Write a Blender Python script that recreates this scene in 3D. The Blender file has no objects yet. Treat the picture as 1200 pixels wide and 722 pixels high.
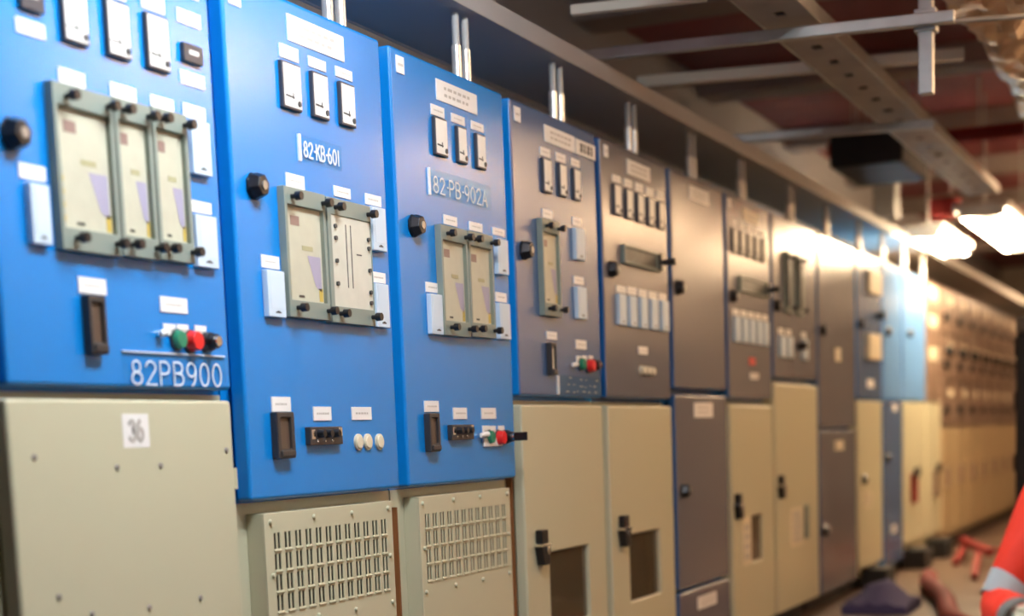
import bpy, bmesh, math, random
from mathutils import Vector, Matrix
random.seed(4)
W = 0.85                    # pitch of the narrow columns (m)
BND = [0, 1, 2, 3, 4, 5, 6, 7, 8, 9.22, 10.48, 11.5, 12.4, 13.6, 14.47]
TOP = 2.213
scene = bpy.context.scene
COL = scene.collection

# measured positions on each cabinet front: (x0, z0, x1, z1) from the column's left edge and the floor, metres
D={
 1:dict(
  label=[(0.134, 1.921, 0.219, 1.949), (0.555, 2.059, 0.64, 2.091), (0.688, 2.056, 0.779, 2.087), (0.686, 1.921, 0.781, 1.951), (0.688, 1.849, 0.777, 1.879), (0.254, 1.847, 0.337, 1.876), (0.423, 1.847, 0.512, 1.877), (0.565, 1.846, 0.651, 1.876), (0.109, 1.639, 0.189, 1.668), (0.684, 1.638, 0.778, 1.664), (0.268, 1.426, 0.36, 1.459), (0.551, 1.403, 0.655, 1.437), (0.42, 2.056, 0.497, 2.098), (0.692, 2.119, 0.779, 2.149)],
  slab=[(0.557, 1.351, 0.603, 1.377), (0.609, 1.353, 0.653, 1.378), (0.68, 1.35, 0.725, 1.379)],
  blk=[(0.145, 1.968, 0.214, 2.022), (0.693, 1.971, 0.769, 2.012)],
  meter=[(0.27, 1.931, 0.351, 2.043), (0.414, 1.93, 0.494, 2.047), (0.554, 1.93, 0.637, 2.049)],
  module=[(0.697, 1.722, 0.771, 1.843), (0.122, 1.512, 0.18, 1.63), (0.691, 1.512, 0.776, 1.631)],
  relay=[(0.21, 1.508, 0.369, 1.837), (0.419, 1.515, 0.521, 1.839), (0.554, 1.518, 0.668, 1.842)],
  fuse=[(0.274, 1.299, 0.331, 1.421)],
  plate=[(0.4, 1.234, 0.794, 1.311)],
  text=[(0.422, 1.24, 0.784, 1.29)],
  lock=[(0.105, 1.719)],
  green=[(0.605, 1.343)],
  red=[(0.658, 1.341)],
  silver=[(0.538, 1.352)],
  key=[(0.731, 1.342)],
  screw=[(0.092, 1.089), (0.357, 1.061), (0.515, 1.06), (0.782, 1.089), (0.135, 0.802), (0.438, 0.747), (0.637, 0.748), (0.237, 0.755)],
 ),
 2:dict(
  label=[(0.276, 2.064, 0.367, 2.097), (0.417, 2.067, 0.506, 2.093), (0.558, 2.068, 0.648, 2.094), (0.274, 1.747, 0.363, 1.781), (0.516, 1.752, 0.606, 1.779), (0.69, 1.751, 0.782, 1.78), (0.703, 1.54, 0.786, 1.569), (0.135, 1.535, 0.218, 1.566), (0.145, 1.181, 0.235, 1.218), (0.347, 1.158, 0.44, 1.194), (0.553, 1.159, 0.664, 1.194)],
  slab=[(0.055, 2.144, 0.107, 2.173)],
  big=[(0.321, 2.112, 0.609, 2.177)],
  meter=[(0.267, 1.939, 0.359, 2.054), (0.417, 1.94, 0.498, 2.055), (0.563, 1.943, 0.642, 2.055)],
  module=[(0.701, 1.626, 0.779, 1.745), (0.7, 1.415, 0.776, 1.536), (0.135, 1.414, 0.217, 1.529)],
  relay=[(0.233, 1.42, 0.409, 1.741), (0.449, 1.417, 0.667, 1.739)],
  fuse=[(0.136, 1.063, 0.218, 1.179)],
  strip=[(0.302, 1.094, 0.473, 1.141)],
  plate=[(0.346, 1.819, 0.566, 1.886)],
  text=[(0.362, 1.835, 0.554, 1.865)],
  lock=[(0.126, 1.729)],
  oval=[(0.581, 1.098), (0.634, 1.098), (0.702, 1.097)],
  b=[(0.12, 0.877)],
 ),
 3:dict(
  label=[(0.279, 2.062, 0.369, 2.092), (0.419, 2.062, 0.514, 2.088), (0.561, 2.063, 0.655, 2.088), (0.334, 1.748, 0.428, 1.776), (0.518, 1.748, 0.615, 1.775), (0.697, 1.752, 0.792, 1.775), (0.701, 1.539, 0.787, 1.569), (0.192, 1.536, 0.275, 1.565), (0.148, 1.181, 0.243, 1.214), (0.345, 1.159, 0.442, 1.194), (0.554, 1.159, 0.665, 1.194)],
  slab=[(0.065, 2.143, 0.113, 2.191), (0.558, 1.104, 0.61, 1.137), (0.612, 1.104, 0.659, 1.136), (0.68, 1.103, 0.728, 1.136)],
  big=[(0.321, 2.111, 0.611, 2.172)],
  meter=[(0.281, 1.945, 0.366, 2.056), (0.44, 1.944, 0.505, 2.053), (0.579, 1.945, 0.647, 2.052)],
  module=[(0.701, 1.626, 0.785, 1.739), (0.697, 1.417, 0.783, 1.533), (0.194, 1.411, 0.279, 1.53)],
  relay=[(0.284, 1.412, 0.444, 1.737), (0.492, 1.418, 0.639, 1.739)],
  fuse=[(0.141, 1.062, 0.21, 1.176)],
  strip=[(0.301, 1.095, 0.462, 1.141)],
  plate=[(0.243, 1.823, 0.691, 1.902)],
  text=[(0.266, 1.833, 0.666, 1.878)],
  lock=[(0.135, 1.72)],
  green=[(0.602, 1.1)],
  red=[(0.673, 1.097)],
  silver=[(0.53, 1.106)],
  key=[(0.739, 1.099)],
 ),
 4:dict(
  label=[(0.275, 2.062, 0.365, 2.091), (0.42, 2.063, 0.511, 2.092), (0.563, 2.067, 0.65, 2.093), (0.279, 1.852, 0.37, 1.882), (0.562, 1.855, 0.649, 1.885), (0.557, 1.646, 0.657, 1.674), (0.279, 1.435, 0.372, 1.462), (0.556, 1.411, 0.663, 1.444)],
  slab=[(0.06, 2.143, 0.111, 2.19), (0.56, 1.365, 0.605, 1.386), (0.616, 1.367, 0.663, 1.388), (0.683, 1.369, 0.726, 1.39)],
  big=[(0.321, 2.115, 0.608, 2.171), (0.617, 2.115, 0.818, 2.168)],
  meter=[(0.279, 1.938, 0.353, 2.053), (0.429, 1.942, 0.495, 2.055), (0.569, 1.945, 0.634, 2.056)],
  module=[(0.558, 1.732, 0.649, 1.845), (0.556, 1.519, 0.648, 1.635)],
  relay=[(0.229, 1.515, 0.394, 1.842)],
  fuse=[(0.271, 1.309, 0.319, 1.422)],
  plate=[(0.367, 1.244, 0.816, 1.311)],
  text=[(0.393, 1.249, 0.77, 1.305)],
  lock=[(0.105, 1.722)],
  green=[(0.598, 1.356)],
  red=[(0.677, 1.352)],
  silver=[(0.505, 1.349)],
  key=[(0.733, 1.355)],
  low=[(0.156, 0.716)],
 ),
 5:dict(
  label=[(0.152, 2.067, 0.24, 2.091), (0.286, 2.064, 0.375, 2.092), (0.42, 2.064, 0.512, 2.093), (0.552, 2.066, 0.646, 2.092), (0.688, 2.067, 0.776, 2.092), (0.161, 1.647, 0.271, 1.672), (0.289, 1.647, 0.399, 1.675), (0.422, 1.646, 0.526, 1.675), (0.55, 1.646, 0.657, 1.675), (0.682, 1.646, 0.777, 1.676), (0.408, 1.415, 0.517, 1.445)],
  slab=[(0.066, 2.146, 0.109, 2.19)],
  big=[(0.325, 2.116, 0.606, 2.173)],
  meter=[(0.145, 1.94, 0.223, 2.055), (0.285, 1.939, 0.36, 2.053), (0.417, 1.939, 0.496, 2.052), (0.552, 1.939, 0.629, 2.052), (0.685, 1.939, 0.764, 2.05)],
  module=[(0.152, 1.519, 0.235, 1.639), (0.281, 1.519, 0.362, 1.639), (0.414, 1.518, 0.494, 1.641), (0.547, 1.52, 0.631, 1.643), (0.685, 1.52, 0.772, 1.645)],
  hrel=[(0.227, 1.761, 0.687, 1.834)],
  lock=[(0.111, 1.727)],
  lamp=[(0.432, 1.35), (0.492, 1.349), (0.555, 1.348)],
  low=[(0.153, 0.718)],
  hk=[(0.755, 1.806)],
 ),
 6:dict(
  big=[(0.291, 2.117, 0.585, 2.174), (0.295, 1.158, 0.578, 1.224), (0.285, 0.288, 0.578, 0.346)],
  lock=[(0.097, 1.716), (0.102, 0.839)],
 ),
 7:dict(
  slab=[(0.033, 2.147, 0.101, 2.202)],
  big=[(0.314, 2.13, 0.596, 2.18)],
  row=[(0.081, 1.954, 0.701, 2.069)],
  hrel=[(0.184, 1.782, 0.654, 1.846)],
  row2=[(0.082, 1.538, 0.759, 1.665)],
  lab=[(0.374, 1.418, 0.5, 1.456), (0.4, 1.346, 0.561, 1.381)],
  lock=[(0.087, 1.738), (0.107, 0.731)],
  hk=[(0.71, 1.827)],
 ),
 8:dict(
  slots=[(0.233, 1.722, 0.41, 2.034), (0.524, 1.711, 0.714, 2.033)],
  mods=[(0.124, 1.479, 0.263, 1.586), (0.288, 1.475, 0.414, 1.58), (0.636, 1.465, 0.73, 1.585)],
  lock=[(0.062, 1.738), (0.092, 0.793)],
  hk=[(0.588, 1.541)],
 ),
 9:dict(
  lab=[(0.467, 1.491, 0.607, 1.569), (0.413, 0.951, 0.658, 1.01)],
  lock=[(0.085, 1.659), (0.089, 0.483)],
 ),
 10:dict(
  lab=[(0.341, 1.979, 0.766, 2.099), (0.296, 1.547, 0.691, 1.689), (0.34, 1.344, 0.595, 1.408), (0.221, 0.551, 0.481, 0.659)],
  lock=[(0.135, 1.748), (0.174, 0.745)],
  kn=[(0.761, 1.836)],
 ),
}

# ------------------------------------------------------------------ materials
def nodes_of(name):
    m = bpy.data.materials.new(name); m.use_nodes = True
    nt = m.node_tree
    return m, nt, nt.nodes['Principled BSDF']

def mat(name, col, rough=0.5, metal=0.0, ior=1.45, coat=0.0, var=0.0, vscale=6.0, bump=0.0, bscale=200.0, emit=None, estr=0.0):
    m, nt, b = nodes_of(name)
    b.inputs['Base Color'].default_value = (*col, 1)
    b.inputs['Roughness'].default_value = rough
    b.inputs['Metallic'].default_value = metal
    b.inputs['IOR'].default_value = ior
    if coat:
        b.inputs['Coat Weight'].default_value = coat
        b.inputs['Coat Roughness'].default_value = 0.08
    tc = nt.nodes.new('ShaderNodeTexCoord')
    if var:
        n = nt.nodes.new('ShaderNodeTexNoise'); n.inputs['Scale'].default_value = vscale; n.inputs['Detail'].default_value = 5
        nt.links.new(tc.outputs['Object'], n.inputs['Vector'])
        r = nt.nodes.new('ShaderNodeMapRange'); r.inputs[1].default_value = 0.3; r.inputs[2].default_value = 0.7
        r.inputs[3].default_value = 1 - var; r.inputs[4].default_value = 1 + var * 0.5
        nt.links.new(n.outputs['Fac'], r.inputs[0])
        mx = nt.nodes.new('ShaderNodeMix'); mx.data_type = 'RGBA'; mx.blend_type = 'MULTIPLY'
        mx.inputs[0].default_value = 1; mx.inputs[6].default_value = (*col, 1)
        nt.links.new(r.outputs[0], mx.inputs[7]); nt.links.new(mx.outputs[2], b.inputs['Base Color'])
    if bump:
        n = nt.nodes.new('ShaderNodeTexNoise'); n.inputs['Scale'].default_value = bscale; n.inputs['Detail'].default_value = 4
        nt.links.new(tc.outputs['Object'], n.inputs['Vector'])
        bp = nt.nodes.new('ShaderNodeBump'); bp.inputs['Strength'].default_value = bump; bp.inputs['Distance'].default_value = 0.01
        nt.links.new(n.outputs['Fac'], bp.inputs['Height']); nt.links.new(bp.outputs['Normal'], b.inputs['Normal'])
    if emit:
        b.inputs['Emission Color'].default_value = (*emit, 1); b.inputs['Emission Strength'].default_value = estr
    return m

def clear_mat(name, tint=(1, 1, 1), shine=1.0, rough=0.03):
    m = bpy.data.materials.new(name); m.use_nodes = True; nt = m.node_tree
    nt.nodes.remove(nt.nodes['Principled BSDF']); out = nt.nodes['Material Output']
    t = nt.nodes.new('ShaderNodeBsdfTransparent'); t.inputs[0].default_value = (*tint, 1)
    g = nt.nodes.new('ShaderNodeBsdfGlossy'); g.inputs['Roughness'].default_value = rough
    f = nt.nodes.new('ShaderNodeFresnel'); f.inputs[0].default_value = 1.45
    mx = nt.nodes.new('ShaderNodeMixShader')
    geo = nt.nodes.new('ShaderNodeNewGeometry'); inv = nt.nodes.new('ShaderNodeMath'); inv.operation = 'SUBTRACT'; inv.use_clamp = True
    nt.links.new(geo.outputs['Backfacing'], inv.inputs[1])
    mul = nt.nodes.new('ShaderNodeMath'); mul.operation = 'MULTIPLY'
    inv.inputs[0].default_value = shine; mul.use_clamp = True
    nt.links.new(f.outputs[0], mul.inputs[0]); nt.links.new(inv.outputs[0], mul.inputs[1])
    nt.links.new(mul.outputs[0], mx.inputs[0]); nt.links.new(t.outputs[0], mx.inputs[1]); nt.links.new(g.outputs[0], mx.inputs[2])
    nt.links.new(mx.outputs[0], out.inputs[0])
    return m

M = dict(
    tubebright=mat('lamp_tube_glaring', (1, 1, 1), 0.4, emit=(1.0, 0.74, 0.46), estr=95.0),
    blue=mat('blue_paint', (0.003, 0.205, 0.60), 0.26, ior=1.52, bump=0.015, bscale=260),
    greyedblue=mat('reflection_grey_blue', (0.062, 0.125, 0.27), 0.24, ior=1.8, bump=0.015, bscale=260),  # blue partly greyed, with reflected wall tone put into the colour
    shadeblue=mat('gap_shade_blue', (0.004, 0.085, 0.27), 0.3, ior=1.6),  # same blue, darkened in its colour for shade in the door gaps
    greyed=mat('reflection_grey', (0.135, 0.138, 0.165), 0.22, ior=1.8, bump=0.015, bscale=260),  # blue fronts greyed in the colour to stand in for reflection
    litblue=mat('blue_paint_lit', (0.14, 0.33, 0.68), 0.24, ior=1.6, bump=0.015, bscale=260),  # same blue, lamp highlights lightened into the colour
    beige=mat('beige_paint', (0.53, 0.52, 0.36), 0.33, ior=1.5, bump=0.02, bscale=260),
    bouncebeige=mat('beige_floor_bounce', (0.40, 0.31, 0.175), 0.33, ior=1.5),  # beige browned in the colour for light bounced off the floor
    drab=mat('brown_grey_paint', (0.19, 0.13, 0.095), 0.33, ior=1.5, bump=0.02),
    dark=mat('dark_steel', (0.018, 0.018, 0.02), 0.6),
    black=mat('black_plastic', (0.008, 0.008, 0.010), 0.35),
    white=mat('white_plastic', (0.80, 0.80, 0.77), 0.4),
    module=mat('pale_plastic', (0.54, 0.66, 0.76), 0.4),
    cream=mat('cream_plastic', (0.70, 0.64, 0.47), 0.4),
    dial=mat('dial_card', (0.80, 0.80, 0.74), 0.45),
    bezel=mat('meter_bezel', (0.045, 0.045, 0.055), 0.4),
    relay=mat('relay_grey_green', (0.21, 0.25, 0.215), 0.45),
    face=mat('relay_face', (0.56, 0.56, 0.47), 0.45, var=0.06, vscale=25),
    purple=mat('purple_print', (0.40, 0.38, 0.55), 0.5),
    ochre=mat('ochre_print', (0.62, 0.45, 0.10), 0.5),
    brown=mat('brown_print', (0.30, 0.20, 0.19), 0.5),
    olive=mat('olive_print', (0.42, 0.40, 0.25), 0.5),
    ink=mat('ink', (0.06, 0.06, 0.06), 0.6),
    faint=mat('faint_ink', (0.45, 0.44, 0.40), 0.6),
    green=mat('green_lens', (0.02, 0.22, 0.12), 0.25),
    red=mat('red_plastic', (0.72, 0.02, 0.02), 0.3),
    chrome=mat('chrome', (0.8, 0.8, 0.78), 0.18, 1.0),
    fusebody=mat('fuse_body', (0.035, 0.032, 0.032), 0.4),
    fusewin=mat('fuse_window', (0.10, 0.065, 0.045), 0.3),
    engraved=mat('engraved_white', (0.66, 0.78, 0.84), 0.5),
    smoke=mat('dark_window_pane', (0.085, 0.066, 0.038), 0.06, ior=1.6),
    slotwin=mat('smoked_slot', (0.06, 0.065, 0.06), 0.42, var=0.5, vscale=40),
    steel=mat('galvanised_steel', (0.42, 0.42, 0.40), 0.42, 0.75, var=0.15, vscale=8),
    rod=mat('bright_zinc_rod', (0.75, 0.74, 0.70), 0.3, 0.7),
    traypaint=mat('grey_tray_paint', (0.50, 0.50, 0.48), 0.5),
    tray=mat('dull_galvanised_tray', (0.30, 0.27, 0.245), 0.55, 0.2, var=0.2, vscale=5),
    trunk=mat('cream_conduit', (0.62, 0.58, 0.48), 0.4),
    seam=mat('rust_seam', (0.20, 0.075, 0.02), 0.7),
    rubber=mat('black_rubber', (0.012, 0.012, 0.012), 0.7),
    tube=mat('lamp_tube_warm', (1, 1, 1), 0.4, emit=(1.0, 0.65, 0.37), estr=100.0),
    tubecool=mat('lamp_tube_cool', (1, 1, 1), 0.4, emit=(0.86, 0.94, 1.0), estr=215.0),
    housing=mat('lamp_housing', (0.75, 0.74, 0.70), 0.4),
    foil=mat('foil_wrap', (0.66, 0.50, 0.36), 0.33, 0.85, bump=1.0, bscale=9),
    orange=mat('hi_vis_orange', (0.74, 0.028, 0.003), 0.75, var=0.08, vscale=9, bump=0.3, bscale=28),
    band=mat('grey_reflective_tape', (0.36, 0.36, 0.33), 0.45),
    glove=mat('cream_work_glove', (0.55, 0.50, 0.34), 0.8, bump=0.3, bscale=90),
    glovegrey=mat('grey_glove_back', (0.14, 0.135, 0.11), 0.8),
    skin=mat('skin', (0.52, 0.30, 0.21), 0.5),
    hair=mat('dark_hair', (0.03, 0.02, 0.015), 0.7),
    redpaint=mat('red_paint', (0.20, 0.012, 0.010), 0.7),
    cloth=mat('blue_cloth', (0.06, 0.06, 0.16), 0.85),
    blackcab=mat('black_case', (0.006, 0.006, 0.007), 0.55),
    casetop=mat('grey_case_top', (0.09, 0.085, 0.08), 0.6),
    acrylic=clear_mat('clear_acrylic', (0.93, 0.98, 0.98), .35),
    glass=clear_mat('relay_cover_glass', (0.97, 0.97, 0.95), .45),
    ceil=mat('maroon_deck', (0.24, 0.055, 0.065), 0.6, var=0.45, vscale=1.3),
    beam=mat('brown_grey_beam', (0.30, 0.255, 0.235), 0.65, var=0.2, vscale=2),
    duct=mat('grey_duct', (0.34, 0.34, 0.32), 0.5),
    backwall=mat('dark_grey_wall', (0.30, 0.30, 0.31), 0.7),
    wall=mat('buff_wall', (0.60, 0.55, 0.47), 0.6, var=0.2, vscale=1.2),
    floor=mat('brown_vinyl', (0.14, 0.095, 0.066), 0.35, var=0.25, vscale=2.2),
)

# ------------------------------------------------------------------ mesh helpers
class MB:
    def __init__(s): s.v = []; s.f = []; s.m = []
    def add(s, vs, fs, m=0):
        o = len(s.v); s.v += [tuple(p) for p in vs]
        for f in fs: s.f.append(tuple(o + i for i in f)); s.m.append(m)
        return s
    def box(s, x0, x1, y0, y1, z0, z1, m=0):
        return s.add([(x0,y0,z0),(x1,y0,z0),(x1,y1,z0),(x0,y1,z0),(x0,y0,z1),(x1,y0,z1),(x1,y1,z1),(x0,y1,z1)],
                     [(0,1,5,4),(1,2,6,5),(2,3,7,6),(3,0,4,7),(4,5,6,7),(3,2,1,0)], m)
    def rod(s, a, b, r0, r1=None, n=16, m=0, turn=0.0):
        r1 = r0 if r1 is None else r1
        a, b = Vector(a), Vector(b); d = (b - a).normalized()
        u = d.orthogonal().normalized(); w = d.cross(u)
        vs = []
        for c, r in ((a, r0), (b, r1)):
            for k in range(n):
                t = 2 * math.pi * k / n + turn; vs.append(c + (u * math.cos(t) + w * math.sin(t)) * r)
        fs = [(k, (k + 1) % n, n + (k + 1) % n, n + k) for k in range(n)]
        fs += [tuple(range(n - 1, -1, -1)), tuple(range(n, 2 * n))]
        return s.add(vs, fs, m)
    def beam(s, a, b, w, h, m=0, up=(0, 0, 1)):
        a, b = Vector(a), Vector(b); d = (b - a).normalized(); up = Vector(up)
        u = d.cross(up).normalized() * (w / 2); t = u.cross(d).normalized() * (h / 2)
        vs = [a-u-t, a+u-t, a+u+t, a-u+t, b-u-t, b+u-t, b+u+t, b-u+t]
        return s.add(vs, [(3,2,1,0),(4,5,6,7),(0,1,5,4),(1,2,6,5),(2,3,7,6),(3,0,4,7)], m)
    def panel(s, x0, x1, y0, y1, z0, z1, holes, m=0):
        xs = sorted({x0, x1} | {h[0] for h in holes} | {h[2] for h in holes})
        zs = sorted({z0, z1} | {h[1] for h in holes} | {h[3] for h in holes})
        idx = {}
        def vid(i, j, k):
            key = (i, j, k)
            if key not in idx:
                idx[key] = len(s.v); s.v.append((xs[i], (y0, y1)[k], zs[j]))
            return idx[key]
        nx, nz = len(xs) - 1, len(zs) - 1
        def solid(i, j):
            if i < 0 or j < 0 or i >= nx or j >= nz: return False
            cx, cz = (xs[i] + xs[i+1]) / 2, (zs[j] + zs[j+1]) / 2
            return not any(h[0] < cx < h[2] and h[1] < cz < h[3] for h in holes)
        for i in range(nx):
            for j in range(nz):
                if not solid(i, j): continue
                q = lambda *c: (s.f.append(tuple(vid(*p) for p in c)), s.m.append(m))
                q((i,j,0),(i+1,j,0),(i+1,j+1,0),(i,j+1,0)); q((i,j+1,1),(i+1,j+1,1),(i+1,j,1),(i,j,1))
                if not solid(i-1, j): q((i,j,0),(i,j+1,0),(i,j+1,1),(i,j,1))
                if not solid(i+1, j): q((i+1,j,1),(i+1,j+1,1),(i+1,j+1,0),(i+1,j,0))
                if not solid(i, j-1): q((i,j,1),(i+1,j,1),(i+1,j,0),(i,j,0))
                if not solid(i, j+1): q((i,j+1,0),(i+1,j+1,0),(i+1,j+1,1),(i,j+1,1))
        return s
    def stroke(s, pts, w, y0, y1, m=0):       # flat pen stroke in the x-z plane
        for (ax, az), (bx, bz) in zip(pts, pts[1:]):
            dx, dz = bx - ax, bz - az; l = math.hypot(dx, dz) or 1e-9
            nx, nz = -dz / l * w / 2, dx / l * w / 2; ex, ez = dx / l * w * 0.35, dz / l * w * 0.35
            q = [(ax-ex+nx, az-ez+nz), (ax-ex-nx, az-ez-nz), (bx+ex-nx, bz+ez-nz), (bx+ex+nx, bz+ez+nz)]
            s.add([(x, y0, z) for x, z in q] + [(x, y1, z) for x, z in q],
                  [(0,1,2,3),(7,6,5,4),(0,4,5,1),(1,5,6,2),(2,6,7,3),(3,7,4,0)], m)
        return s
    def build(s, name, mats, parent=None, bevel=0.0, seg=2, smooth=False, loc=None):
        me = bpy.data.meshes.new(name); me.from_pydata(s.v, [], s.f)
        mats = mats if isinstance(mats, (list, tuple)) else [mats]
        for k in mats: me.materials.append(M[k])
        for p, k in zip(me.polygons, s.m): p.material_index = k; p.use_smooth = smooth
        bm = bmesh.new(); bm.from_mesh(me); bmesh.ops.recalc_face_normals(bm, faces=bm.faces); bm.to_mesh(me); bm.free()
        o = bpy.data.objects.new(name, me); COL.objects.link(o)
        if parent: o.parent = parent
        if loc: o.location = loc
        if bevel:
            b = o.modifiers.new('edge', 'BEVEL'); b.width = bevel; b.segments = seg; b.limit_method = 'ANGLE'; b.angle_limit = math.radians(40)
            b.harden_normals = True
            for p in me.polygons: p.use_smooth = True
        elif smooth:
            try: me.set_sharp_from_angle(angle=math.radians(40))
            except Exception: pass
        return o

def empty(name, loc, label, cat, group=None):
    o = bpy.data.objects.new(name, None); COL.objects.link(o); o.location = loc; o.empty_display_size = 0.1
    o['label'] = label; o['category'] = cat
    if group: o['group'] = group
    return o
def tag(o, label, cat, group=None):
    o['label'] = label; o['category'] = cat
    if group: o['group'] = group
    return o
def structure(o): o['kind'] = 'structure'; return o
def part_label(o, text): o['label'] = text; return o

# ------------------------------------------------------------------ engraved lettering (single-line strokes)
def arc(cx, cz, rx, rz, a0, a1, n=14):
    return [(cx + rx * math.cos(math.radians(a0 + (a1 - a0) * k / n)), cz + rz * math.sin(math.radians(a0 + (a1 - a0) * k / n))) for k in range(n + 1)]
GLYPH = {
    '8': [arc(.3, .76, .22, .24, 0, 360), arc(.3, .26, .28, .26, 0, 360)],
    '2': [arc(.3, .74, .27, .26, 170, -25) + [(.03, 0), (.6, 0)]],
    'P': [[(.05, 0), (.05, 1), (.32, 1)] + arc(.32, .74, .26, .26, 90, -90) + [(.05, .48)]],
    'B': [[(.05, 0), (.05, 1), (.32, 1)] + arc(.32, .76, .23, .24, 90, -90) + [(.05, .52)], [(.32, .52)] + arc(.32, .26, .27, .26, 90, -90) + [(.05, 0)]],
    '9': [arc(.3, .70, .26, .30, 0, 360), [(.56, .70)] + arc(.26, .70, .30, .70, 0, -80)],
    '6': [arc(.3, .30, .26, .30, 0, 360), [(.04, .30)] + arc(.34, .30, .30, .70, 180, 100)],
    '3': [arc(.28, .76, .25, .24, 150, -90) + arc(.28, .26, .29, .26, 90, -150)],
    '0': [arc(.3, .5, .27, .5, 0, 360, 22)],
    '1': [[(.3, 0), (.3, 1)]],
    'K': [[(.05, 0), (.05, 1)], [(.58, 1), (.05, .42)], [(.22, .60), (.6, 0)]],
    'A': [[(0, 0), (.3, 1), (.6, 0)], [(.1, .35), (.5, .35)]],
    '-': [[(.10, .5), (.22, .5)]],
}
ADV = {'-': .36, '1': .55}
def ribbon(mb, pts, w, y0, y1):
    P2 = [Vector(p) for p in pts]; closed = (P2[0] - P2[-1]).length < 1e-6; n = len(P2); L = []; Rr = []
    for i in range(n):
        a = P2[i - 1] if i else (P2[-2] if closed else None); b = P2[i + 1] if i < n - 1 else (P2[1] if closed else None)
        d0 = (P2[i] - a).normalized() if a is not None else None; d1 = (b - P2[i]).normalized() if b is not None else None
        d0 = d0 or d1; d1 = d1 or d0
        n0 = Vector((-d0.y, d0.x)); n1 = Vector((-d1.y, d1.x)); mth = n0 + n1
        mth = n0 if mth.length < .2 else mth.normalized(); k = min(1.8, 1 / max(.3, mth.dot(n0)))
        e = Vector((0, 0))
        if a is None: e = -d1 * w * .4
        if b is None: e = d0 * w * .4
        L.append(P2[i] + e + mth * w * .5 * k); Rr.append(P2[i] + e - mth * w * .5 * k)
    vs = [(p.x, y0, p.y) for p in L] + [(p.x, y0, p.y) for p in Rr] + [(p.x, y1, p.y) for p in L] + [(p.x, y1, p.y) for p in Rr]
    fs = []
    for i in range(n - 1):
        fs += [(i, n+i, n+i+1, i+1), (2*n+i, 2*n+i+1, 3*n+i+1, 3*n+i), (i, i+1, 2*n+i+1, 2*n+i), (n+i, 3*n+i, 3*n+i+1, n+i+1)]
    fs += [(0, 2*n, 3*n, n), (n-1, 2*n-1, 4*n-1, 3*n-1)]
    mb.add(vs, fs)
def lettering(text, x0, z0, x1, z1, w, y, parent, matname='engraved'):
    total = sum(ADV.get(c, .80) for c in text) - .2
    sx = (x1 - x0) / total; h = z1 - z0; x = 0; mb = MB()
    for c in text:
        off = -.15 if c == '1' else 0
        for q, st in enumerate(GLYPH[c]):
            ribbon(mb, [(x0 + (x + off + px) * sx, z0 + pz * h) for px, pz in st], w, y - .0012 - .00025 * q, y - .0002)
        x += ADV.get(c, .80)
    return mb.build('lettering', matname, parent)

# ------------------------------------------------------------------ cabinet fittings (x, z on the front; the front face is y = 0, the room is towards -y)
def label_plate(p, r, lines=1, m='white', name='label_plate'):
    x0, z0, x1, z1 = r; mb = MB().box(x0, x1, -.003, .0, z0, z1, 0)
    w, h = x1 - x0, z1 - z0; rnd = random.Random(int(x0 * 9000 + z0 * 777))
    for k in range(lines):
        z = z0 + h * (k + 1) / (lines + 1); x = x0 + w * .18
        while x < x1 - w * .2:
            l = w * rnd.uniform(.05, .11); mb.box(x, x + l, -.0034, -.003, z - h * .07, z + h * .07, 1); x += l + w * .035
    return mb.build(name, [m, 'faint'], p)

def meter(p, r):
    x0, z0, x1, z1 = r; b = MB().box(x0, x1, -.012, 0, z0, z1).build('panel_meter', 'bezel', p, .002)
    w, h = x1 - x0, z1 - z0; e = .0055
    MB().box(x0 + e, x1 - e, -.0135, -.0118, z0 + e, z1 - e).build('dial_face', 'dial', b)
    q = MB(); z = z0 + h * .27
    q.stroke([(x0 + w * .12, z), (x0 + w * .55, z - h * .012)], .0045, -.0145, -.0135)
    q.stroke([(x0 + w * .50, z - h * .03), (x0 + w * .50, z + h * .07)], .0045, -.0145, -.0135)
    q.rod((x0 + w * .80, -.0135, z0 + h * .15), (x0 + w * .80, -.0165, z0 + h * .15), .0075, n=12)
    q.build('pointer', 'ink', b)
    return b

def small_module(p, r, name='auxiliary_relay'):
    x0, z0, x1, z1 = r; w, h = x1 - x0, z1 - z0
    b = MB().box(x0, x1, -.017, 0, z0, z1).build(name, 'module', p, .0025)
    q = MB().box(x0 + w * .38, x0 + w * .68, -.0178, -.0168, z0 + h * .09, z0 + h * .12)
    q.box(x0 + w * .47, x0 + w * .60, -.0178, -.0168, z0 + h * .12, z0 + h * .14)
    q.build('catch', 'ink', b)
    MB().box(x0 + w * .14, x0 + w * .88, -.0178, -.0168, z0 + h * .18, z0 + h * .95).build('clear_cover', 'module', b)
    return b

def knob(p, x, z, y=-.014, r=.0115):
    q = MB().rod((x, y, z), (x, y - .016, z), r * .55, n=10); q.rod((x, y - .014, z), (x, y - .030, z), r, r * .93, n=14)
    return q.build('knob', 'black', p, smooth=True)

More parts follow.
